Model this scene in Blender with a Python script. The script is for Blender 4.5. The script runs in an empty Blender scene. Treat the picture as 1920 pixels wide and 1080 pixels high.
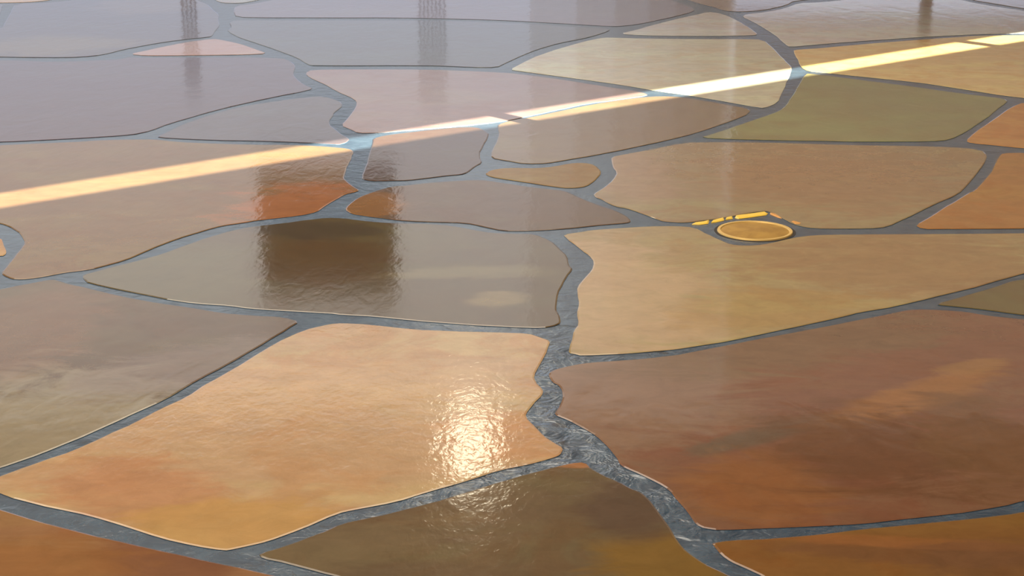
import bpy, math, random
from mathutils import Vector, Matrix, noise

scene = bpy.context.scene
COL = scene.collection
R = math.radians

# ------------------------------------------------------------------ camera
FOCAL = 3100.0                      # pixels at 1920 wide
PITCH = R(16.9)
CAM_H = 0.81
cam_data = bpy.data.cameras.new('camera')
cam_data.sensor_width = 36.0
cam_data.lens = FOCAL / 1920.0 * 36.0
cam = bpy.data.objects.new('camera', cam_data)
COL.objects.link(cam)
cam.location = (0, 0, CAM_H)
cam.rotation_euler = (R(90) - PITCH, 0, 0)
scene.camera = cam

# ------------------------------------------------------------------ sky, sun, large lights, exposure
scene.view_settings.view_transform = 'Standard'
scene.view_settings.look = 'None'
scene.view_settings.gamma = 1.0
scene.view_settings.use_curve_mapping = False
scene.view_settings.exposure = 0.0

world = bpy.data.worlds.new('sky')
scene.world = world
world.use_nodes = True
bg = world.node_tree.nodes['Background']
_t = world.node_tree
_co = _t.nodes.new('ShaderNodeTexCoord')
_sep = _t.nodes.new('ShaderNodeSeparateXYZ')
_t.links.new(_co.outputs['Generated'], _sep.inputs[0])
_rmp = _t.nodes.new('ShaderNodeValToRGB')          # hazy horizon, brighter thin cloud above
_rmp.color_ramp.elements[0].position = 0.0
_rmp.color_ramp.elements[0].color = (0.53, 0.62, 0.88, 1)
_rmp.color_ramp.elements[1].position = 0.27
_rmp.color_ramp.elements[1].color = (0.90, 0.87, 0.84, 1)
_t.links.new(_sep.outputs['Z'], _rmp.inputs[0])
_t.links.new(_rmp.outputs[0], bg.inputs['Color'])
bg.inputs['Strength'].default_value = 1.0

SUN_ALT = R(18)
NRM = Vector((-0.64, 0.768, 0))     # horizontal travel of the sunlight, square to the slotted wall
ALONG = Vector((0.768, 0.64, 0))
sun_data = bpy.data.lights.new('sun', 'SUN')
sun_data.energy = 86.0
sun_data.angle = R(0.12)
sun_data.color = (1.0, 0.90, 0.70)
sun = bpy.data.objects.new('sun', sun_data)
COL.objects.link(sun)
ray = NRM * math.cos(SUN_ALT) + Vector((0, 0, -math.sin(SUN_ALT)))
sun.rotation_euler = ray.to_track_quat('-Z', 'Y').to_euler()
sun.location = (6, -6, 8)

area_data = bpy.data.lights.new('overhead_fill', 'AREA')  # unseen overhead fill, added to brighten the stones
area_data.shape = 'RECTANGLE'
area_data.size = 3.2
area_data.size_y = 5.5
area_data.energy = 240.0
area_data.color = (1.0, 0.90, 0.76)
area = bpy.data.objects.new('overhead_fill', area_data)
COL.objects.link(area)
area.location = (-1.0, 3.1, 2.9)

# ------------------------------------------------------------------ helpers
def at(px, py, z=0.0):
    """photo pixel -> point on the horizontal plane at height z"""
    x = (px - 960.0) / FOCAL
    u = (540.0 - py) / FOCAL
    d = Vector((x, math.cos(PITCH) + u * math.sin(PITCH), -math.sin(PITCH) + u * math.cos(PITCH)))
    t = (z - CAM_H) / d.z
    return Vector((d.x * t, d.y * t, z))

def link_mesh(name, verts, faces, mat, parent=None, loc=(0, 0, 0), smooth=False, sides=0):
    me = bpy.data.meshes.new(name)
    me.from_pydata([tuple(v) for v in verts], [], faces)
    me.update()
    for m in (mat if isinstance(mat, list) else [mat]): me.materials.append(m)
    if sides:                                   # the buried flank below the worn edge is smeared with grout
        for k in range(sides): me.polygons[2+2*k+1].material_index = 1
    if smooth:
        for p in me.polygons: p.use_smooth = True
    o = bpy.data.objects.new(name, me)
    COL.objects.link(o)
    o.location = loc
    if parent: o.parent = parent
    return o

def box(vf, c, s, rz=0.0):
    vs, fs = vf
    b = len(vs)
    ca, sa = math.cos(rz), math.sin(rz)
    for dx, dy, dz in ((-1,-1,-1),(1,-1,-1),(1,1,-1),(-1,1,-1),(-1,-1,1),(1,-1,1),(1,1,1),(-1,1,1)):
        x, y, z = dx*s[0]/2, dy*s[1]/2, dz*s[2]/2
        vs.append((c[0]+x*ca-y*sa, c[1]+x*sa+y*ca, c[2]+z))
    for f in ((0,3,2,1),(4,5,6,7),(0,1,5,4),(1,2,6,5),(2,3,7,6),(3,0,4,7)):
        fs.append(tuple(b+i for i in f))
    return vf

def lathe(vf, prof, seg=48, c=(0, 0, 0)):
    vs, fs = vf
    b = len(vs)
    n = len(prof)
    for i in range(seg):
        a = 2*math.pi*i/seg
        for r, z in prof:
            vs.append((c[0]+r*math.cos(a), c[1]+r*math.sin(a), c[2]+z))
    for i in range(seg):
        j = (i+1) % seg
        for k in range(n-1):
            fs.append((b+i*n+k, b+j*n+k, b+j*n+k+1, b+i*n+k+1))
    return vf

def structure(o):
    o['kind'] = 'structure'
    return o

def srgb(r, g, b):
    def f(c):
        c /= 255.0
        return c/12.92 if c <= 0.04045 else ((c+0.055)/1.055)**2.4
    return (f(r), f(g), f(b), 1.0)

class Nodes:
    def __init__(self, name):
        self.mat = bpy.data.materials.new(name)
        self.mat.use_nodes = True
        self.t = self.mat.node_tree
        self.bsdf = self.t.nodes['Principled BSDF']
    def n(self, kind, **kw):
        nd = self.t.nodes.new(kind)
        for k, v in kw.items(): setattr(nd, k, v)
        return nd
    def l(self, a, b): self.t.links.new(a, b)
    def noise(self, vec, scale, detail=3.0, rough=0.5, dist=0.0):
        nd = self.n('ShaderNodeTexNoise')
        nd.inputs['Scale'].default_value = scale
        nd.inputs['Detail'].default_value = detail
        nd.inputs['Roughness'].default_value = rough
        nd.inputs['Distortion'].default_value = dist
        self.l(vec, nd.inputs['Vector'])
        return nd.outputs['Fac']
    def step(self, val, lo, hi):
        nd = self.n('ShaderNodeMapRange', interpolation_type='SMOOTHSTEP')
        nd.inputs['From Min'].default_value = lo
        nd.inputs['From Max'].default_value = hi
        self.l(val, nd.inputs['Value'])
        return nd.outputs['Result']
    def mix(self, fac, a, b, mode='MIX'):
        nd = self.n('ShaderNodeMix', data_type='RGBA', blend_type=mode)
        if isinstance(fac, float): nd.inputs[0].default_value = fac
        else: self.l(fac, nd.inputs[0])
        for s, v in ((nd.inputs[6], a), (nd.inputs[7], b)):
            if isinstance(v, tuple): s.default_value = v
            else: self.l(v, s)
        return nd.outputs[2]
    def mul(self, a, k):
        nd = self.n('ShaderNodeMath', operation='MULTIPLY')
        self.l(a, nd.inputs[0])
        if isinstance(k, float): nd.inputs[1].default_value = k
        else: self.l(k, nd.inputs[1])
        return nd.outputs[0]
    def mapping(self, vec, loc=(0,0,0), rot=(0,0,0), scale=(1,1,1)):
        nd = self.n('ShaderNodeMapping')
        nd.inputs['Location'].default_value = loc
        nd.inputs['Rotation'].default_value = rot
        nd.inputs['Scale'].default_value = scale
        self.l(vec, nd.inputs['Vector'])
        return nd.outputs['Vector']
    def bump(self, h, dist, prev=None, strength=1.0):
        nd = self.n('ShaderNodeBump')
        nd.inputs['Distance'].default_value = dist
        nd.inputs['Strength'].default_value = strength
        self.l(h, nd.inputs['Height'])
        if prev is not None: self.l(prev, nd.inputs['Normal'])
        return nd.outputs['Normal']

def stone_material(i, c1, c2, c3, origin, patches=(), rough=0.10, wave=0.0006, fine=0.00010, turn=0.0, spec=0.42, grain=42.0, ripple=9.0, aniso=1.9):
    """polished flagstone: cloudy colour, faint streaks, wavy glossy top"""
    m = Nodes('flagstone_%d' % i)
    rnd = random.Random(i*17+3)
    obj = m.n('ShaderNodeTexCoord').outputs['Object']
    off = (rnd.uniform(-20, 20), rnd.uniform(-20, 20), rnd.uniform(-20, 20))
    v = m.mapping(obj, off, (0, 0, turn))
    vs = m.mapping(obj, off, (0, 0, turn + rnd.uniform(-.4, .4)), (0.7, 1.7, 1))
    warp = m.noise(v, 3.0, 3, 0.55)
    a = m.step(m.noise(vs, 2.6, 5, 0.62, 0.8), 0.42, 0.64)
    b = m.step(m.noise(v, 7.0, 6, 0.65, 1.2), 0.46, 0.64)
    col = m.mix(a, c1, c2)
    col = m.mix(m.mul(b, 0.75), col, c3)
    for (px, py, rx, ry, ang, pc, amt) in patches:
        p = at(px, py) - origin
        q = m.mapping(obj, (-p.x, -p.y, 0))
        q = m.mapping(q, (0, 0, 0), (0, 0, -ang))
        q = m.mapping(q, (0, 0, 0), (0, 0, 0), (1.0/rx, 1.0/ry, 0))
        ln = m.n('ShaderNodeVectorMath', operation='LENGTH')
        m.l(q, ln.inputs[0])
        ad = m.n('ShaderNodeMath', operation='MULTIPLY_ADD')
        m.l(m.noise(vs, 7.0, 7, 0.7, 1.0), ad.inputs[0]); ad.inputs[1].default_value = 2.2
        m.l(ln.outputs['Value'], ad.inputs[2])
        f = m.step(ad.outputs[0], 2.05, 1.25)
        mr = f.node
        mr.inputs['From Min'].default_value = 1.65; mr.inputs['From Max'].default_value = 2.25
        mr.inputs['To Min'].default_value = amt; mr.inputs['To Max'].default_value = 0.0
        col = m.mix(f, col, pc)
    # fine mineral streaks and grain
    vg = m.mapping(obj, off, (0, 0, turn + 0.2), (1.0, 1.4, 1))
    g = m.noise(vg, 20.0, 6, 0.7, 0.5)
    gm = m.n('ShaderNodeMapRange')
    m.l(g, gm.inputs['Value'])
    gm.inputs['From Min'].default_value = 0.25; gm.inputs['From Max'].default_value = 0.75
    gm.inputs['To Min'].default_value = 0.86; gm.inputs['To Max'].default_value = 1.14
    gc = m.n('ShaderNodeCombineColor')
    for k in range(3): m.l(gm.outputs['Result'], gc.inputs[k])
    col = m.mix(1.0, col, gc.outputs['Color'], 'MULTIPLY')
    m.l(col, m.bsdf.inputs['Base Color'])
    m.bsdf.inputs['Roughness'].default_value = rough
    m.bsdf.inputs['IOR'].default_value = 1.5
    m.bsdf.inputs['Specular IOR Level'].default_value = spec
    vw = m.mapping(obj, off, (0, 0, rnd.uniform(-.2, .2)), (aniso, 1.0, 1))
    n1 = m.bump(m.noise(vw, ripple, 2, 0.5, 0.6), wave)
    n2 = m.bump(m.noise(vw, grain, 2, 0.5, 0.4), fine, n1)
    m.l(n2, m.bsdf.inputs['Normal'])
    return m.mat

def plain(name, color, rough=0.6, bump=0.0, scale=30.0, metallic=0.0, var=0.12):
    m = Nodes(name)
    obj = m.n('ShaderNodeTexCoord').outputs['Object']
    f = m.noise(obj, scale*0.3, 4, 0.6)
    dark = tuple(c*(1-var) for c in color[:3]) + (1,)
    lite = tuple(min(1, c*(1+var)) for c in color[:3]) + (1,)
    m.l(m.mix(f, dark, lite), m.bsdf.inputs['Base Color'])
    m.bsdf.inputs['Roughness'].default_value = rough
    m.bsdf.inputs['Metallic'].default_value = metallic
    if bump:
        m.l(m.bump(m.noise(obj, scale, 4, 0.6), bump), m.bsdf.inputs['Normal'])
    return m.mat

def grout_material():
    m = Nodes('grout')
    obj = m.n('ShaderNodeTexCoord').outputs['Object']
    f = m.step(m.noise(obj, 22.0, 5, 0.65, 0.4), 0.3, 0.7)
    col = m.mix(f, srgb(40, 58, 74), srgb(58, 78, 94))
    pp = at(1075, 720)
    qq = m.mapping(obj, (-pp.x, -pp.y, 0))
    l0 = m.n('ShaderNodeVectorMath', operation='LENGTH')
    m.l(qq, l0.inputs[0])
    near0 = m.n('ShaderNodeMapRange')
    m.l(l0.outputs['Value'], near0.inputs['Value'])
    near0.inputs['From Min'].default_value = 0.3; near0.inputs['From Max'].default_value = 1.0
    near0.inputs['To Min'].default_value = 1.0; near0.inputs['To Max'].default_value = 0.15
    near0 = near0.outputs['Result']
    spots = m.step(m.noise(obj, 45.0, 3, 0.6, 0.8), 0.60, 0.70)
    col = m.mix(m.mul(m.mul(spots, 0.85), near0), col, srgb(34, 36, 38))
    m.l(col, m.bsdf.inputs['Base Color'])
    m.bsdf.inputs['Roughness'].default_value = 0.22
    m.bsdf.inputs['Specular IOR Level'].default_value = 1.0
    m.bsdf.inputs['IOR'].default_value = 1.5
    # rough trowelled lumps where the main joint widens, smooth elsewhere
    p = at(1085, 800)
    q = m.mapping(obj, (-p.x, -p.y, 0))
    ln = m.n('ShaderNodeVectorMath', operation='LENGTH')
    m.l(q, ln.inputs[0])
    near = m.n('ShaderNodeMapRange', interpolation_type='SMOOTHSTEP')
    m.l(ln.outputs['Value'], near.inputs['Value'])
    near.inputs['From Min'].default_value = 0.12; near.inputs['From Max'].default_value = 0.55
    near.inputs['To Min'].default_value = 1.0; near.inputs['To Max'].default_value = 0.22
    n1 = m.bump(m.mul(m.noise(obj, 28.0, 3, 0.55, 0.7), near.outputs['Result']), 0.0055)
    n2 = m.bump(m.noise(obj, 110.0, 3, 0.6), 0.00025, n1)
    m.l(n2, m.bsdf.inputs['Normal'])
    return m.mat

# ------------------------------------------------------------------ the room around the floor (the setting)
M_grout = grout_material()
M_plaster = plain('warm_plaster', srgb(226, 208, 186), 0.8, 0.001, 40)
M_wood = plain('brown_timber', srgb(96, 62, 44), 0.5, 0.001, 30)
M_ceiling = plain('ceiling_timber', srgb(150, 116, 84), 0.7, 0.001, 20)
M_ground = plain('outdoor_paving', srgb(150, 146, 138), 0.9, 0.002, 12)
M_black = plain('black_board', srgb(26, 24, 24), 0.6, 0.0, 12)
M_dark_metal = plain('dark_metal', srgb(48, 46, 46), 0.4, 0.0, 12)

ROOM_H = 3.0
FAR_Y = 9.0
WALL_S = -1.8                                   # slotted wall: points p with p.NRM = WALL_S
wa = NRM * WALL_S + ALONG * -5.5
wb = NRM * WALL_S + ALONG * 8.2
# floor bed: the grouted slab that the flagstones are set in
footprint = [(wa.x, wa.y), (wb.x, wb.y), (wb.x, FAR_Y), (-6.0, FAR_Y), (-6.0, wa.y)]
GROUT_Z = -0.0014
def prism(poly, z0, z1):
    n = len(poly)
    vs = [(x, y, z1) for x, y in poly] + [(x, y, z0) for x, y in poly]
    fs = [tuple(range(n)), tuple(range(2*n-1, n-1, -1))]
    for i in range(n):
        j = (i+1) % n
        fs.append((i, i+n, j+n, j))
    return vs, fs
v, f = prism(footprint, -0.10, GROUT_Z)
floor = structure(link_mesh('floor', v, f, M_grout))
v, f = prism([(-40, -40), (40, -40), (40, 60), (-40, 60)], -0.3, -0.11)
structure(link_mesh('trim_1', v, f, M_ground))
v, f = prism([(wa.x, wa.y), (wb.x, wb.y), (wb.x, FAR_Y+.1), (-6.6, FAR_Y+.1), (-6.6, wa.y)], ROOM_H, ROOM_H+0.12)
structure(link_mesh('ceiling', v, f, M_ceiling))

# near right wall with a narrow slot under the roof; the sun draws the bright stripe through it
stripe_s = 3.19
reach = stripe_s - WALL_S
TH = 0.04
slot_z = reach * math.tan(SUN_ALT)
half = 0.058 * math.tan(SUN_ALT)
z_lo, z_hi = slot_z - half, slot_z + half + TH * math.tan(SUN_ALT)
ang = math.atan2(ALONG.y, ALONG.x)
def wall_piece(vf, u0, u1, z0, z1):
    c = NRM * (WALL_S - TH/2) + ALONG * ((u0+u1)/2)
    box(vf, (c.x, c.y, (z0+z1)/2), (u1-u0, TH, z1-z0), ang)
vf = ([], [])
wall_piece(vf, -5.5, 8.2, -0.1, z_lo)
wall_piece(vf, -5.5, 8.2, z_hi, ROOM_H)
for k in range(-4, 6):                          # slender mullions, 2 m apart
    u = 2.66 + (k) * 1.99
    wall_piece(vf, u-0.028, u+0.028, z_lo, z_hi)
structure(link_mesh('wall_near', vf[0], vf[1], M_plaster))
vf = box(([], []), (wb.x+0.05, (wb.y+FAR_Y)/2, ROOM_H/2-.05), (0.1, FAR_Y-wb.y, ROOM_H+.1))
structure(link_mesh('wall_right', vf[0], vf[1], M_plaster))
# far side: open bays under a beam, plaster wall only at the far right
vf = box(([], []), ((3.6+wb.x)/2, FAR_Y+0.05, ROOM_H/2-.05), (wb.x-3.6, 0.1, ROOM_H+.1))
box(vf, (-1.2, FAR_Y+0.05, 2.85), (9.6, 0.1, 0.3))
structure(link_mesh('wall_far', vf[0], vf[1], M_plaster))
for k, (x, w, h) in enumerate(((-5.9, .16, ROOM_H), (-4.1, .16, ROOM_H), (3.5, .16, ROOM_H), ((1726-960)/FOCAL*9.0, .045, .50))):
    vf = box(([], []), (x, FAR_Y-0.06, h/2), (w, 0.1, h))
    structure(link_mesh('trim_%d' % (k+2), vf[0], vf[1], M_wood))
k = 6
for px, h, ds in ((362, .78, (-.033, -.011, .011, .033)), (812, .86, (-.066, -.044, -.022, 0, .022, .044, .066))):
    for d in ds:                                # posts split into thin rods so their reflected band stays faint
        vf = box(([], []), ((px-960)/FOCAL*9.0 + d, FAR_Y-0.06, h/2), (.005, .02, h))
        structure(link_mesh('trim_%d' % k, vf[0], vf[1], M_wood)); k += 1

# folded cloth added out of view to grade the floor reflection on the right
def curtain_material(name, color, sheer):
    m = Nodes(name)
    nt = m.t
    tr = m.n('ShaderNodeBsdfTranslucent'); tr.inputs['Color'].default_value = color
    di = m.n('ShaderNodeBsdfDiffuse'); di.inputs['Color'].default_value = color
    tp = m.n('ShaderNodeBsdfTransparent')
    m1 = m.n('ShaderNodeMixShader'); m1.inputs[0].default_value = 0.4
    m.l(tr.outputs[0], m1.inputs[1]); m.l(di.outputs[0], m1.inputs[2])
    m2 = m.n('ShaderNodeMixShader'); m2.inputs[0].default_value = sheer
    m.l(m1.outputs[0], m2.inputs[1]); m.l(tp.outputs[0], m2.inputs[2])
    m.l(m2.outputs[0], nt.nodes['Material Output'].inputs['Surface'])
    return m.mat
def added_curtain(x0, x1, layers, y, mat, label):
    """added sheer cloth: overlapping layers step the reflected light down to the right"""
    vs, fs = [], []
    for k, xs in enumerate(layers):
        n = int((x1-xs)/0.02); b = len(vs)
        for i in range(n+1):
            x = xs + (x1-xs)*i/n
            yy = 0.06*k + 0.022*math.sin(x*2*math.pi/0.19 + k) + 0.008*math.sin(x*2*math.pi/0.083)
            vs += [(x-x0, yy, 0.03), (x-x0, yy, 2.7)]
        for i in range(n): fs.append((b+2*i, b+2*i+2, b+2*i+3, b+2*i+1))
    o = link_mesh('added_curtain', vs, fs, mat, None, (x0, y, 0), True)
    o['label'] = label; o['category'] = 'added_curtain'
M_sheer = curtain_material('added_sheer', (0.66, 0.58, 0.50, 1), 0.72)
added_curtain(0.1, 1.24, (0.1, 0.36, 0.58, 0.77, 0.93, 1.06), FAR_Y+0.2, M_sheer, 'pale sheer layers added out of view, grading the reflection left of the brown sheet')
# woven brown sheet added out of view to dim the right-hand reflection
M_blind = curtain_material('added_blind', (0.46, 0.32, 0.20, 1), 0.12)
vs, fs = [], []
NB = 108
for i in range(NB+1):
    z = 2.7 - 2.28*i/NB
    yy = 0.004 * math.sin(i*math.pi/2)
    vs += [(0, yy, z), (2.3, yy, z)]
for i in range(NB): fs.append((2*i, 2*i+1, 2*i+3, 2*i+2))
blind = link_mesh('added_blind', vs, fs, M_blind, None, (1.24, FAR_Y+0.2, 0), True)
vf = box(([], []), (1.15, 0.0, 0.42), (2.3, 0.03, 0.03))
link_mesh('bottom_rail', vf[0], vf[1], M_wood, blind)
blind['label'] = 'brown woven sheet added out of view to dim the reflection at the right'
blind['category'] = 'blind'
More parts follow.
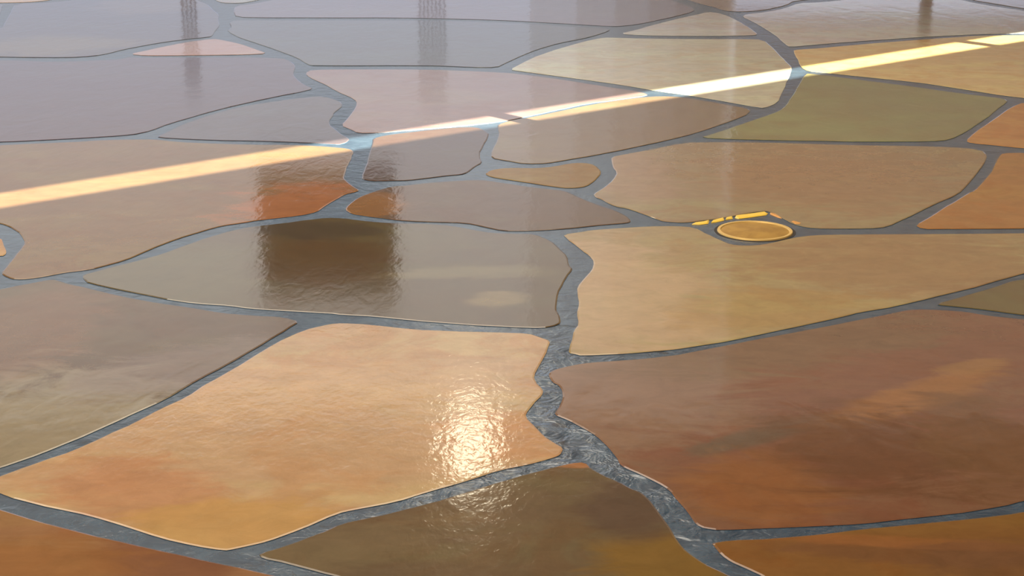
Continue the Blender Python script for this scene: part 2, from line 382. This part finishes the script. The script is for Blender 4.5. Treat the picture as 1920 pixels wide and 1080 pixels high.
# ------------------------------------------------------------------ flagstones, traced in photo pixels
L, RT, TP, BT = -150, 2070, -50, 1230
PAL = {
 'peach':  (srgb(196,150,108), srgb(206,160,116), srgb(184,128,88)),
 'tan':    (srgb(176,136,94),  srgb(184,142,96),  srgb(164,118,80)),
 'ochre':  (srgb(176,138,82),  srgb(184,142,84),  srgb(160,124,80)),
 'olive':  (srgb(146,128,86),  srgb(156,136,86),  srgb(132,120,88)),
 'grey':   (srgb(150,134,110), srgb(158,142,112), srgb(142,122,102)),
 'rust':   (srgb(158,96,58),   srgb(170,104,60),  srgb(138,82,54)),
 'brown':  (srgb(150,104,70),  srgb(158,110,70),  srgb(136,94,66)),
 'mauve':  (srgb(164,132,112), srgb(172,140,116), srgb(152,118,102)),
 'pink':   (srgb(206,168,140), srgb(214,176,146), srgb(194,152,126)),
}
STONES = [
 # palette, polygon, options
 ('pink', [(L,6),(0,5),(50,4),(85,1),(120,-5),(180,-14),(330,-22),(345,TP),(L,TP)], {}),
 ('grey', [(L,14),(0,8),(5,9),(2,20),(-4,34),(-30,48),(L,52)], {}),
 ('grey', [(28,7),(90,5),(130,1),(200,-8),(350,-12),(371,1),(386,6),(401,19),(411,27),(409,37),(412,48),(403,58),(397,67),(392,69),(354,73),(312,78),(271,85),(229,93),(208,99),(177,105),(125,108),(27,107),(L,103),(L,62),(-40,60),(4,53),(12,38),(20,22)], {'patches':[(90,85,.30,.22,.4,(.13,.10,.06,1),.8),(285,10,.22,.3,0,(.14,.10,.07,1),.7)]}),
 ('pink', [(243,101),(271,95),(312,86),(354,78),(396,73),(411,73),(453,83),(480,92),(502,100),(463,102),(396,103),(308,104),(271,104)], {}),
 ('mauve', [(L,114),(0,113),(30,113),(100,116),(190,113),(225,111),(242,107),(271,108),(396,107),(470,107),(530,109),(545,114),(554,123),(549,135),(551,143),(563,153),(575,160),(588,166),(561,173),(533,178),(467,192),(417,203),(367,217),(317,232),(283,245),(250,252),(200,256),(133,260),(33,265),(0,266),(L,270)], {}),
 ('mauve', [(294,256),(317,245),(350,230),(400,213),(450,200),(500,192),(550,185),(598,180),(617,183),(630,187),(640,191),(643,195),(640,201),(627,211),(623,218),(618,226),(619,234),(630,243),(642,252),(652,258),(655,262),(648,267),(636,270),(602,269),(540,266),(467,264),(400,263),(333,260),(305,258)], {}),
 ('tan', [(L,278),(0,272),(133,266),(200,262),(250,261),(290,261),(333,266),(400,269),(467,271),(540,271),(602,274),(644,277),(659,280),(663,284),(663,288),(656,301),(650,311),(646,322),(643,334),(650,340),(664,350),(675,356),(664,360),(647,363),(629,374),(612,384),(595,397),(567,403),(483,413),(460,417),(417,423),(383,432),(333,447),(283,467),(233,488),(183,502),(158,507),(125,511),(100,515),(67,521),(42,523),(22,522),(10,517),(4,512),(13,497),(28,478),(40,465),(47,455),(42,443),(33,433),(17,424),(3,419),(-40,412),(L,402)], {'wave':.00034, 'ripple':14.0, 'aniso':2.4, 'spec':.26, 'patches':[(560,385,.16,.22,0,(.25,.095,.035,1),.8)]}),  # patch puts the board reflection's orange-brown tone into the stone colour
 ('peach', [(2,446),(6,456),(11,467),(12,475),(4,480),(-30,478),(-90,460),(-60,444),(-20,440)], {'spec':.06}),
 ('tan', [(L,418),(-120,425),(-115,470),(-60,496),(-25,512),(-60,528),(L,538)], {'spec':.22}),
 ('grey', [(L,566),(0,542),(33,535),(67,529),(93,524),(105,524),(133,532),(167,540),(233,556),(300,567),(367,578),(417,586),(467,590),(533,593),(563,602),(540,615),(500,640),(450,670),(400,697),(353,723),(310,747),(233,783),(167,813),(100,840),(50,860),(0,877),(-45,893),(L,905)], {'patches':[(110,800,.22,.26,.5,(.20,.17,.115,1),.9),(330,690,.2,.1,.7,(.15,.11,.09,1),.6),(60,620,.12,.25,0,(.15,.08,.045,1),.5)]}),
 ('peach', [(-42,908),(0,893),(33,880),(83,862),(133,845),(200,815),(250,792),(300,765),(350,742),(393,717),(467,673),(517,642),(567,618),(617,607),(640,605),(690,608),(773,617),(840,620),(940,623),(990,625),(1017,633),(1031,638),(1027,654),(1014,681),(1001,705),(1005,715),(1020,730),(1018,741),(1001,758),(984,775),(989,787),(1003,801),(1020,818),(1039,830),(1055,839),(1051,852),(1039,857),(1008,865),(984,871),(940,880),(873,902),(807,920),(740,940),(673,953),(633,963),(567,992),(500,1015),(467,1022),(427,1030),(417,1030),(367,1022),(300,1007),(233,987),(167,968),(100,952),(33,935),(0,923)], {'fine':.00026, 'grain':70.0, 'aniso':1.6, 'patches':[(250,915,.14,.10,-.4,(.33,.165,.085,1),.75),(440,985,.16,.09,.3,(.35,.21,.075,1),.8),(940,820,.08,.10,.3,(.36,.17,.075,1),.5),(620,730,.3,.12,.2,(.40,.27,.15,1),.6)]}),
 ('rust', [(L,930),(-60,932),(0,953),(67,975),(133,993),(200,1010),(300,1030),(367,1045),(433,1060),(500,1075),(560,1092),(640,1112),(760,1150),(860,BT),(L,BT)], {'patches':[(300,1055,.10,.06,-.6,(.13,.055,.03,1),.8),(60,1060,.12,.08,0,(.2,.09,.03,1),.7)]}),
 ('brown', [(483,1037),(533,1024),(600,999),(640,982),(707,967),(773,950),(840,933),(907,913),(973,893),(1023,878),(1067,867),(1097,865),(1109,878),(1133,891),(1162,904),(1183,915),(1205,923),(1224,944),(1234,957),(1248,979),(1263,1003),(1280,1027),(1297,1041),(1321,1055),(1345,1067),(1371,1080),(1450,1120),(1560,1180),(1620,BT),(950,BT),(820,1140),(720,1105),(633,1079),(600,1072),(533,1054),(488,1045)], {'fine':.00026, 'grain':70.0, 'aniso':1.6, 'patches':[(1240,1045,.10,.08,0,(.15,.085,.02,1),.85),(1088,870,.035,.012,.1,(.28,.12,.045,1),.8),(600,1035,.16,.06,.5,(.13,.098,.055,1),.6),(1180,960,.06,.1,0,(.075,.05,.035,1),.8)]}),
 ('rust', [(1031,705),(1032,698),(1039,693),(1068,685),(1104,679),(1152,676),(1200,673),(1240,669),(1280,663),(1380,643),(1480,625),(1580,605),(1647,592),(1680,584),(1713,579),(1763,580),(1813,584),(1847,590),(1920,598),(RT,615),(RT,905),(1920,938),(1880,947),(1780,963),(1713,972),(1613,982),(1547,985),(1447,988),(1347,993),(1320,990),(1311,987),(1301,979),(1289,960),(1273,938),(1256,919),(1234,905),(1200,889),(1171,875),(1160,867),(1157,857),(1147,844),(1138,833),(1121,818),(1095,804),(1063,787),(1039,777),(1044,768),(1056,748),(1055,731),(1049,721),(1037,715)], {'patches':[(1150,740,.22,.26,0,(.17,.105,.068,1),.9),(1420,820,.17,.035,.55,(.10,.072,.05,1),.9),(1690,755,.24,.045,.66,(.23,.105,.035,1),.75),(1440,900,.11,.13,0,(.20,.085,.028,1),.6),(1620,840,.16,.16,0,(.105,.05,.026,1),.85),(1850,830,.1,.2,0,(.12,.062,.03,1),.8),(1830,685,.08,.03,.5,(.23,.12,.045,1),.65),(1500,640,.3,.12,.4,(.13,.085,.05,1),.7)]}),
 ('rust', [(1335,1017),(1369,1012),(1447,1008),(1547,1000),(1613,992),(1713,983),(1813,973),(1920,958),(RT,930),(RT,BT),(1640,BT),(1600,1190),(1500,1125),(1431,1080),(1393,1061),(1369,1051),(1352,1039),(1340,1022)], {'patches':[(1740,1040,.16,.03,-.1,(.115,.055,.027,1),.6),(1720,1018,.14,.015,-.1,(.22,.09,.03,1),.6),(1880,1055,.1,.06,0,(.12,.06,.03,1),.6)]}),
 ('olive', [(157,515),(175,510),(200,503),(250,490),(300,476),(350,458),(383,446),(433,432),(467,425),(533,418),(581,411),(612,408),(643,409),(675,413),(706,416),(747,418),(800,419),(850,423),(890,431),(923,436),(973,438),(1003,438),(1035,451),(1048,465),(1064,480),(1069,496),(1075,505),(1064,517),(1055,530),(1048,548),(1044,566),(1043,579),(1051,592),(1055,605),(1043,611),(1020,615),(960,613),(873,608),(773,600),(707,593),(640,590),(617,587),(533,582),(467,578),(433,573),(367,569),(300,558),(233,545),(167,531),(157,522)], {'wave':.00022, 'fine':.00007, 'ripple':14.0, 'aniso':2.4, 'spec':.85, 'patches':[(930,562,.06,.05,.2,(.19,.14,.06,1),.65),(320,520,.22,.2,.3,(.095,.078,.035,1),.6),(600,490,.14,.16,0,(.075,.040,.013,1),.85),(600,430,.15,.08,0,(.05,.033,.018,1),.7),(900,510,.16,.04,.1,(.15,.12,.055,1),.6)]}),  # dark brown patches at mid-left paint in the board's reflection
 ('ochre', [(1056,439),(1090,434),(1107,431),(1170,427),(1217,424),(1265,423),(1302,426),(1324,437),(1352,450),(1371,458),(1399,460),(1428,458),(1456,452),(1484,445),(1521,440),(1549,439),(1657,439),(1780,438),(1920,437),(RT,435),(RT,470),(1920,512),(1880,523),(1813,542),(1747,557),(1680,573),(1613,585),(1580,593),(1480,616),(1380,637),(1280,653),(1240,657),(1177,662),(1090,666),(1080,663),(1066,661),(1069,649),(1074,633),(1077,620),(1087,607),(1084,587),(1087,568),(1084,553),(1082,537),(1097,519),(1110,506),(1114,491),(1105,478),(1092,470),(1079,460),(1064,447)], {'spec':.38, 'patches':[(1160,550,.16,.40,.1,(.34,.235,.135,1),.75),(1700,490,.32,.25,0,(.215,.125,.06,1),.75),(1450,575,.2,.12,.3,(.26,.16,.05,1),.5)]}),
 ('olive', [(1752,570),(1813,553),(1863,538),(1900,526),(1920,523),(RT,480),(RT,605),(1920,590),(1897,587),(1847,580),(1780,573)], {}),
 ('brown', [(1147,294),(1170,289),(1211,282),(1280,267),(1347,266),(1480,268),(1613,272),(1747,274),(1813,277),(1843,282),(1852,290),(1847,307),(1830,327),(1813,347),(1797,363),(1747,385),(1697,410),(1663,425),(1630,428),(1547,428),(1512,426),(1489,420),(1465,407),(1444,397),(1437,395),(1409,398),(1352,409),(1319,413),(1296,416),(1277,417),(1244,415),(1233,411),(1214,404),(1194,397),(1173,390),(1154,387),(1142,381),(1129,373),(1118,370),(1113,363),(1123,357),(1136,349),(1148,338),(1156,322),(1151,315),(1147,304)], {'patches':[(1560,330,.30,.35,0,(.225,.13,.065,1),.7),(1190,330,.1,.3,0,(.25,.16,.10,1),.6)]}),
 ('ochre', [(909,326),(918,319),(939,315),(964,314),(1006,315),(1037,312),(1068,306),(1089,305),(1106,306),(1118,310),(1126,319),(1124,328),(1114,340),(1100,349),(1079,352),(1058,352),(1027,348),(995,343),(954,337),(922,332)], {'spec':.06}),
 ('tan', [(934,233),(954,226),(993,220),(1073,203),(1140,190),(1207,182),(1240,180),(1280,182),(1347,193),(1403,203),(1407,207),(1397,217),(1330,241),(1280,256),(1214,271),(1152,284),(1110,292),(1068,299),(1027,306),(985,307),(943,300),(922,296),(923,282),(931,266),(937,251),(934,241)], {'spec':.36}),
 ('grey', [(699,267),(700,259),(717,254),(748,250),(811,243),(852,239),(894,238),(911,245),(918,252),(912,264),(902,282),(899,295),(904,305),(891,312),(877,323),(866,327),(841,329),(800,334),(768,338),(727,339),(695,339),(679,336),(678,330),(683,317),(689,301),(693,288)], {'wave':.00034, 'ripple':14.0, 'aniso':2.4, 'spec':.42}),
 ('tan', [(645,393),(652,384),(668,372),(685,364),(714,355),(737,349),(768,347),(810,342),(852,339),(893,337),(914,338),(956,344),(985,349),(1027,354),(1058,357),(1087,369),(1107,378),(1136,389),(1154,395),(1173,404),(1184,414),(1178,418),(1139,421),(1060,429),(990,433),(940,432),(907,425),(873,418),(790,415),(747,413),(716,409),(685,405),(658,401)], {'wave':.00034, 'ripple':14.0, 'aniso':2.4, 'spec':.28, 'patches':[(690,385,.08,.15,0,(.2,.095,.032,1),.8)]}),  # patch tints the stone where the board's reflection falls
 ('pink', [(573,136),(582,131),(640,130),(807,130),(907,134),(973,138),(1040,147),(1140,163),(1190,170),(1213,175),(1215,179),(1173,185),(1107,193),(1040,207),(990,218),(940,228),(873,235),(773,243),(707,249),(671,249),(657,242),(640,235),(652,220),(667,201),(670,190),(661,184),(644,176),(627,168),(609,158),(588,149),(575,141)], {}),
 ('mauve', [(426,59),(434,50),(430,42),(438,38),(505,38),(760,38),(843,39),(927,42),(1000,45),(1072,50),(1135,53),(1145,56),(1131,62),(1104,70),(1052,80),(1010,92),(979,104),(947,119),(933,126),(885,126),(822,123),(760,123),(588,123),(578,121),(557,108),(515,92),(484,82),(453,72)], {}),
 ('mauve', [(442,32),(438,21),(442,11),(474,7),(505,1),(560,-10),(650,TP),(1185,TP),(1200,-25),(1240,-6),(1261,1),(1286,9),(1300,15),(1302,21),(1265,31),(1223,40),(1192,46),(1161,49),(1145,49),(1072,45),(968,39),(885,36),(760,33),(505,33)], {}),
 ('mauve', [(403,0),(415,5),(449,6),(474,2),(520,-8),(610,TP),(370,TP),(388,-15)], {}),
 ('grey', [(1161,63),(1192,56),(1223,47),(1265,36),(1302,28),(1327,22),(1348,24),(1369,31),(1394,45),(1409,54),(1421,64),(1411,66),(1348,67),(1265,67),(1202,66)], {}),
 ('ochre', [(957,130),(979,118),(1010,103),(1052,90),(1093,78),(1125,71),(1140,70),(1202,72),(1307,73),(1390,73),(1432,74),(1452,92),(1473,115),(1484,123),(1485,133),(1477,150),(1467,173),(1457,193),(1440,200),(1427,202),(1347,188),(1280,177),(1240,172),(1173,160),(1073,146),(973,133)], {}),
 ('brown', [(1392,31),(1396,27),(1432,23),(1473,15),(1494,6),(1540,4),(1600,-2),(1700,-10),(1780,-6),(1812,2),(1853,10),(1920,20),(RT,45),(RT,60),(1920,62),(1832,64),(1791,66),(1728,69),(1624,76),(1520,84),(1482,88),(1473,83),(1452,65),(1432,52),(1411,40)], {}),
 ('tan', [(1486,95),(1494,93),(1540,90),(1624,82),(1728,74),(1770,71),(1832,67),(1920,66),(RT,64),(RT,210),(1920,183),(1887,180),(1813,168),(1713,153),(1613,143),(1536,135),(1515,133),(1503,127),(1498,117)], {}),
 ('olive', [(1510,138),(1520,138),(1580,145),(1680,158),(1780,172),(1863,182),(1890,187),(1880,197),(1847,223),(1813,247),(1780,262),(1747,265),(1613,265),(1480,263),(1380,261),(1313,258),(1337,250),(1397,230),(1447,213),(1470,203),(1483,183),(1497,160)], {}),
 ('tan', [(1810,264),(1830,247),(1863,223),(1897,200),(1920,191),(RT,216),(RT,290),(1920,278),(1863,272),(1820,268)], {'spec':.22}),
 ('tan', [(1880,287),(1920,286),(RT,298),(RT,427),(1920,428),(1780,429),(1727,429),(1717,422),(1747,403),(1780,383),(1813,362),(1827,357),(1847,337),(1863,317),(1873,293)], {'spec':.22}),
 ('mauve', [(1822,0),(1874,8),(1920,16),(RT,38),(RT,TP),(1790,TP),(1803,-10)], {}),
 ('mauve', [(1290,0),(1317,8),(1338,13),(1359,20),(1390,22),(1432,19),(1473,10),(1490,1),(1560,-5),(1700,-19),(1765,-18),(1765,TP),(1215,TP),(1230,-28),(1262,-10)], {}),
]

def rounded(poly, border):
    """one corner cutting pass, then resample with a little natural wander; border points stay put"""
    out = []
    n = len(poly)
    for i in range(n):
        a, b, c = poly[i-1], poly[i], poly[(i+1) % n]
        if border[i]:
            out.append(b.copy()); continue
        ia = b + (a-b) * 0.22
        ic = b + (c-b) * 0.22
        out.append(ia); out.append(ic)
    res = []
    n = len(out)
    for i in range(n):
        a, b = out[i], out[(i+1) % n]
        seg = (b-a).length
        k = max(1, int(seg / 0.045))
        for j in range(k):
            p = a.lerp(b, j/k)
            w = noise.noise_vector(Vector((p.x*9, p.y*9, 0.3))) * 0.0030 + noise.noise_vector(Vector((p.x*34, p.y*34, 1.3))) * 0.0016
            res.append(Vector((p.x+w.x, p.y+w.y, 0)))
    # drop doubled points
    fin = []
    for p in res:
        if not fin or (p-fin[-1]).length > 0.004: fin.append(p)
    if (fin[0]-fin[-1]).length < 0.004: fin.pop()
    return fin

def shrink(poly, d):
    n = len(poly)
    area2 = sum(poly[i].x*poly[(i+1)%n].y - poly[(i+1)%n].x*poly[i].y for i in range(n))
    sgn = 1.0 if area2 > 0 else -1.0
    out = []
    for i in range(n):
        a, b, c = poly[i-1], poly[i], poly[(i+1) % n]
        e1, e2 = (b-a).normalized(), (c-b).normalized()
        n1 = Vector((-e1.y, e1.x, 0)) * sgn
        n2 = Vector((-e2.y, e2.x, 0)) * sgn
        m = (n1+n2)
        if m.length < 0.2: m = n1
        m.normalize()
        out.append(b + m * d)
    return out, sgn

def flagstone(poly, mat, origin, tilt=(0.0, 0.0), z=0.0):
    inner, sgn = shrink(poly, 0.0025)
    if sgn < 0:
        poly = poly[::-1]; inner = inner[::-1]
    n = len(poly)
    def h(p, base):
        return base + (p.x-origin.x)*tilt[0] + (p.y-origin.y)*tilt[1]
    vs = [(p.x-origin.x, p.y-origin.y, h(p, z)) for p in inner]
    vs += [(p.x-origin.x, p.y-origin.y, h(p, z-0.0007)) for p in poly]
    vs += [(p.x-origin.x, p.y-origin.y, -0.03) for p in poly]
    fs = [tuple(range(n)), tuple(range(3*n-1, 2*n-1, -1))]
    for i in range(n):
        j = (i+1) % n
        fs.append((i, i+n, j+n, j))
        fs.append((i+n, i+2*n, j+2*n, j+n))
    return link_mesh('flagstone', vs, fs, [mat, M_grout], floor, origin, sides=n)

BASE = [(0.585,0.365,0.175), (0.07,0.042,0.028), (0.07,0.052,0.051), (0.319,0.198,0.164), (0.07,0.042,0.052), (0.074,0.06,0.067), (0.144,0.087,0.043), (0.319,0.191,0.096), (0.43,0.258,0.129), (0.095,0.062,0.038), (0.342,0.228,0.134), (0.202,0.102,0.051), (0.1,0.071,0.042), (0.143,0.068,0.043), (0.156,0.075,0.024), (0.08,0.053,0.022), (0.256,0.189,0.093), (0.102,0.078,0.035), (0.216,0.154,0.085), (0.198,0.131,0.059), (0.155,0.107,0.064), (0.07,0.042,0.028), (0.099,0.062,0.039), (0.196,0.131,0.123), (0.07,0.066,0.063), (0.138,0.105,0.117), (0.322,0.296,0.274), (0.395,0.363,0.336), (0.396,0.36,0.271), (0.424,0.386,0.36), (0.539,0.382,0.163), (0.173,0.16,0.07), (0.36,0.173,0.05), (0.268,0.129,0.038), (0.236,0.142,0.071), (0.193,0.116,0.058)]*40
def tones(c):
    """main colour, a lighter warmer cloud and a darker redder one"""
    f = lambda k: tuple(min(.8, c[j]*k[j]) for j in range(3)) + (1.0,)
    return f((1, 1, 1)), f((1.07, 1.18, 1.06)), f((0.98, 0.86, 0.75))
for i, (pal, px, opt) in enumerate(STONES):
    opt = dict(opt)
    border = [(x in (L, RT) or y in (TP, BT)) for x, y in px]
    poly = rounded([at(x, y) for x, y in px], border)
    org = sum(poly, Vector()) / len(poly)
    tilt = opt.pop('tilt', (0.0, 0.0))
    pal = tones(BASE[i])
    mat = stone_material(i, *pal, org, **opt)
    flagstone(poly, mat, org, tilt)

# stones beyond the photographed patch: irregular cells laid out on the floor plan
def clip(poly, p, nrm):
    out = []
    n = len(poly)
    for i in range(n):
        a, b = poly[i], poly[(i+1) % n]
        da, db = (a-p).dot(nrm), (b-p).dot(nrm)
        if da <= 0: out.append(a)
        if (da < 0 < db) or (db < 0 < da):
            out.append(a.lerp(b, da/(da-db)))
    return out
q_tl, q_tr, q_br, q_bl = (at(L-6, TP-2), at(RT+6, TP-2), at(RT+6, BT+12), at(L-6, BT+12))
X0, X1, Y0, Y1 = -4.6, 4.6, 0.3, FAR_Y-0.05
V = lambda x, y: Vector((x, y, 0))
def along_edge(a, b, y):
    t = (y-a.y)/(b.y-a.y)
    return a.lerp(b, t)
regions = [
 [V(X0, Y0), V(along_edge(q_bl, q_tl, Y0).x, Y0), V(along_edge(q_bl, q_tl, Y1).x, Y1), V(X0, Y1)],
 [V(along_edge(q_br, q_tr, Y0).x, Y0), V(X1, Y0), V(X1, Y1), V(along_edge(q_br, q_tr, Y1).x, Y1)],
 [q_tl, q_tr, V(along_edge(q_br, q_tr, Y1).x, Y1), V(along_edge(q_bl, q_tl, Y1).x, Y1)],
 [V(along_edge(q_bl, q_tl, Y0).x, Y0), V(along_edge(q_br, q_tr, Y0).x, Y0), q_br, q_bl],
]
rnd = random.Random(11)
pals = ['tan', 'mauve', 'brown', 'ochre', 'grey', 'rust', 'olive', 'peach']
fill_mats = [stone_material(100+k, *PAL[p], Vector()) for k, p in enumerate(pals)]
for reg in regions:
    seeds = []
    x = X0
    while x < X1:
        y = Y0
        while y < Y1:
            s = V(x + rnd.uniform(0.05, 0.8), y + rnd.uniform(0.05, 0.7))
            ins = all((reg[(i+1)%4]-reg[i]).cross(s-reg[i]).z > 0.02 for i in range(4))
            if ins: seeds.append(s)
            y += 0.75
        x += 0.9
    for s in seeds:
        poly = [p.copy() for p in reg]
        for t in seeds:
            if t is s or (t-s).length > 3.5: continue
            poly = clip(poly, (s+t)/2, (t-s).normalized())
            if len(poly) < 3: break
        if len(poly) < 3: continue
        inner, sg = shrink(poly, 0.024)
        ok = [p for k, p in enumerate(inner) if (p-inner[k-1]).length > 0.03]
        if len(ok) < 3: continue
        poly = rounded(ok, [False]*len(ok))
        if len(poly) < 5: continue
        org = sum(poly, Vector()) / len(poly)
        flagstone(poly, rnd.choice(fill_mats), org)

# yellow cut edges along the far side of the pocket around the cleanout cover
M_yellow = plain('yellow_edge', srgb(226, 190, 70), 0.35, 0.0003, 60)
M_orange = plain('orange_edge', srgb(196, 140, 70), 0.35, 0.0003, 60)
slivers = [
 ([(1297,420),(1303,416.5),(1318,414.5),(1330,412.5),(1328,418.5),(1312,420.5)], M_yellow),
 ([(1333,417),(1337,412),(1357,407.5),(1358,412.5),(1343,416)], M_yellow),
 ([(1360,411.5),(1362,407),(1373,405),(1374,409.5)], M_yellow),
 ([(1378,408),(1380,403.5),(1410,399.5),(1434,396.5),(1440,399.5),(1437,402.5),(1405,407),(1385,409.5)], M_yellow),
 ([(1444,401),(1444,398.5),(1456,401),(1466,409),(1458,407)], M_orange),
 ([(1482,415),(1488,413.5),(1504,418),(1500,420),(1490,420)], M_orange),
]
for px, m in slivers:
    poly = [at(x, y) for x, y in px]
    org = sum(poly, Vector()) / len(poly)
    n = len(poly)
    area2 = sum(poly[k].x*poly[(k+1)%n].y - poly[(k+1)%n].x*poly[k].y for k in range(n))
    if area2 < 0: poly = poly[::-1]
    inner, _ = shrink(poly, 0.003)
    vs = [(p.x-org.x, p.y-org.y, 0.0006) for p in inner] + [(p.x-org.x, p.y-org.y, -0.0008) for p in poly] + [(p.x-org.x, p.y-org.y, -0.02) for p in poly]
    fs = [tuple(range(n)), tuple(range(3*n-1, 2*n-1, -1))]
    for k in range(n):
        j = (k+1) % n
        fs += [(k, k+n, j+n, j), (k+n, k+2*n, j+2*n, j+n)]
    link_mesh('stone_sliver', vs, fs, m, floor, org)

# ------------------------------------------------------------------ brass cleanout cover set in the floor
def brass():
    m = Nodes('brass')
    obj = m.n('ShaderNodeTexCoord').outputs['Object']
    f = m.step(m.noise(obj, 22.0, 4, 0.6, 0.5), 0.35, 0.65)
    m.l(m.mix(f, srgb(158, 120, 50), srgb(180, 142, 66)), m.bsdf.inputs['Base Color'])
    m.bsdf.inputs['Metallic'].default_value = 0.35
    m.bsdf.inputs['Roughness'].default_value = 0.42
    m.l(m.bump(m.noise(obj, 90.0, 3, 0.6), 0.0002), m.bsdf.inputs['Normal'])
    return m.mat
M_brass = brass()
M_brass_rim = plain('bright_brass_rim', srgb(218, 184, 110), 0.35, 0.0002, 60, 0.3)
M_gap = plain('dark_gap', srgb(38, 32, 26), 0.7, 0.0, 30)
cc = at(1415.5, 432.5)
RAD = (at(1486, 432.5).x - at(1345, 432.5).x) / 2
cover = bpy.data.objects.new('floor_cleanout_cover', None)
COL.objects.link(cover)
cover.location = (cc.x, cc.y, GROUT_Z)
cover['label'] = 'round brass cleanout cover set in a grout pocket between flagstones'
cover['category'] = 'floor cover'
vf = lathe(([], []), [(0.0001, 0.0016), (RAD*.86, 0.0016), (RAD*.90, 0.0012)], 64)
link_mesh('cover_plate', vf[0], vf[1], M_brass, cover, smooth=True)
vf = lathe(([], []), [(RAD*.90, 0.0010), (RAD*.915, 0.0030), (RAD*.985, 0.0030), (RAD, 0.0010), (RAD, -0.004)], 64)
link_mesh('raised_rim', vf[0], vf[1], M_brass_rim, cover)
vf = lathe(([], []), [(RAD*1.0, 0.0003), (RAD*1.075, 0.0005), (RAD*1.09, -0.002)], 64)
link_mesh('dark_gap_ring', vf[0], vf[1], M_gap, cover)

# ------------------------------------------------------------------ things mirrored in the polish
def tagged(name, label, cat, loc):
    o = bpy.data.objects.new(name, None)
    COL.objects.link(o)
    o.location = loc; o['label'] = label; o['category'] = cat
    return o
PY = 8.6
def mirror_height(py, y):
    p = at(960, py)
    return (y - p.y) * CAM_H / p.y
zb, zt = mirror_height(318, PY), mirror_height(558, PY)
bx = (604-960)/FOCAL*PY
bw = 262/FOCAL*PY
board = tagged('hanging_board', 'dark square board hung in an open bay, mirrored in the wet-looking floor', 'board', (bx, PY, zb))
bh = zt-zb
vf = box(([], []), (0, 0, bh/2), (bw-.06, 0.03, bh-.06))
link_mesh('panel', vf[0], vf[1], M_black, board)
vf = ([], [])
for s in (-1, 1):
    box(vf, (s*(bw/2-.02), 0, bh/2), (0.04, 0.05, bh))
    box(vf, (0, 0, bh/2+s*(bh/2-.02)), (bw-.08, 0.05, 0.04))
link_mesh('frame', vf[0], vf[1], M_black, board)
for s in (-1, 1):
    vf = box(([], []), (s*bw*.35, 0, (bh+ROOM_H-zb)/2), (0.008, 0.008, ROOM_H-zb-bh))
    link_mesh('hanger_rod', vf[0], vf[1], M_dark_metal, board)

LY = 8.2
lz = mirror_height(838, LY)
lamp = tagged('pendant_lamp', 'round glowing pendant lamp whose glitter shows on the peach flagstone', 'lamp', ((878-960)/FOCAL*LY, LY, lz))
g = Nodes('lamp_globe')
g.bsdf.inputs['Base Color'].default_value = (1, .95, .85, 1)
g.bsdf.inputs['Emission Color'].default_value = (1.0, 0.86, 0.62, 1)
g.bsdf.inputs['Emission Strength'].default_value = 13.0
rr = 0.13
vf = lathe(([], []), [(rr*math.sin(math.pi*k/16)+1e-4, rr*math.cos(math.pi*k/16)) for k in range(17)][::-1], 32)
link_mesh('globe', vf[0], vf[1], g.mat, lamp, smooth=True)
vf = box(([], []), (0, 0, rr+(ROOM_H-lz-rr)/2), (0.02, 0.02, ROOM_H-lz-rr))
link_mesh('cord', vf[0], vf[1], M_dark_metal, lamp)
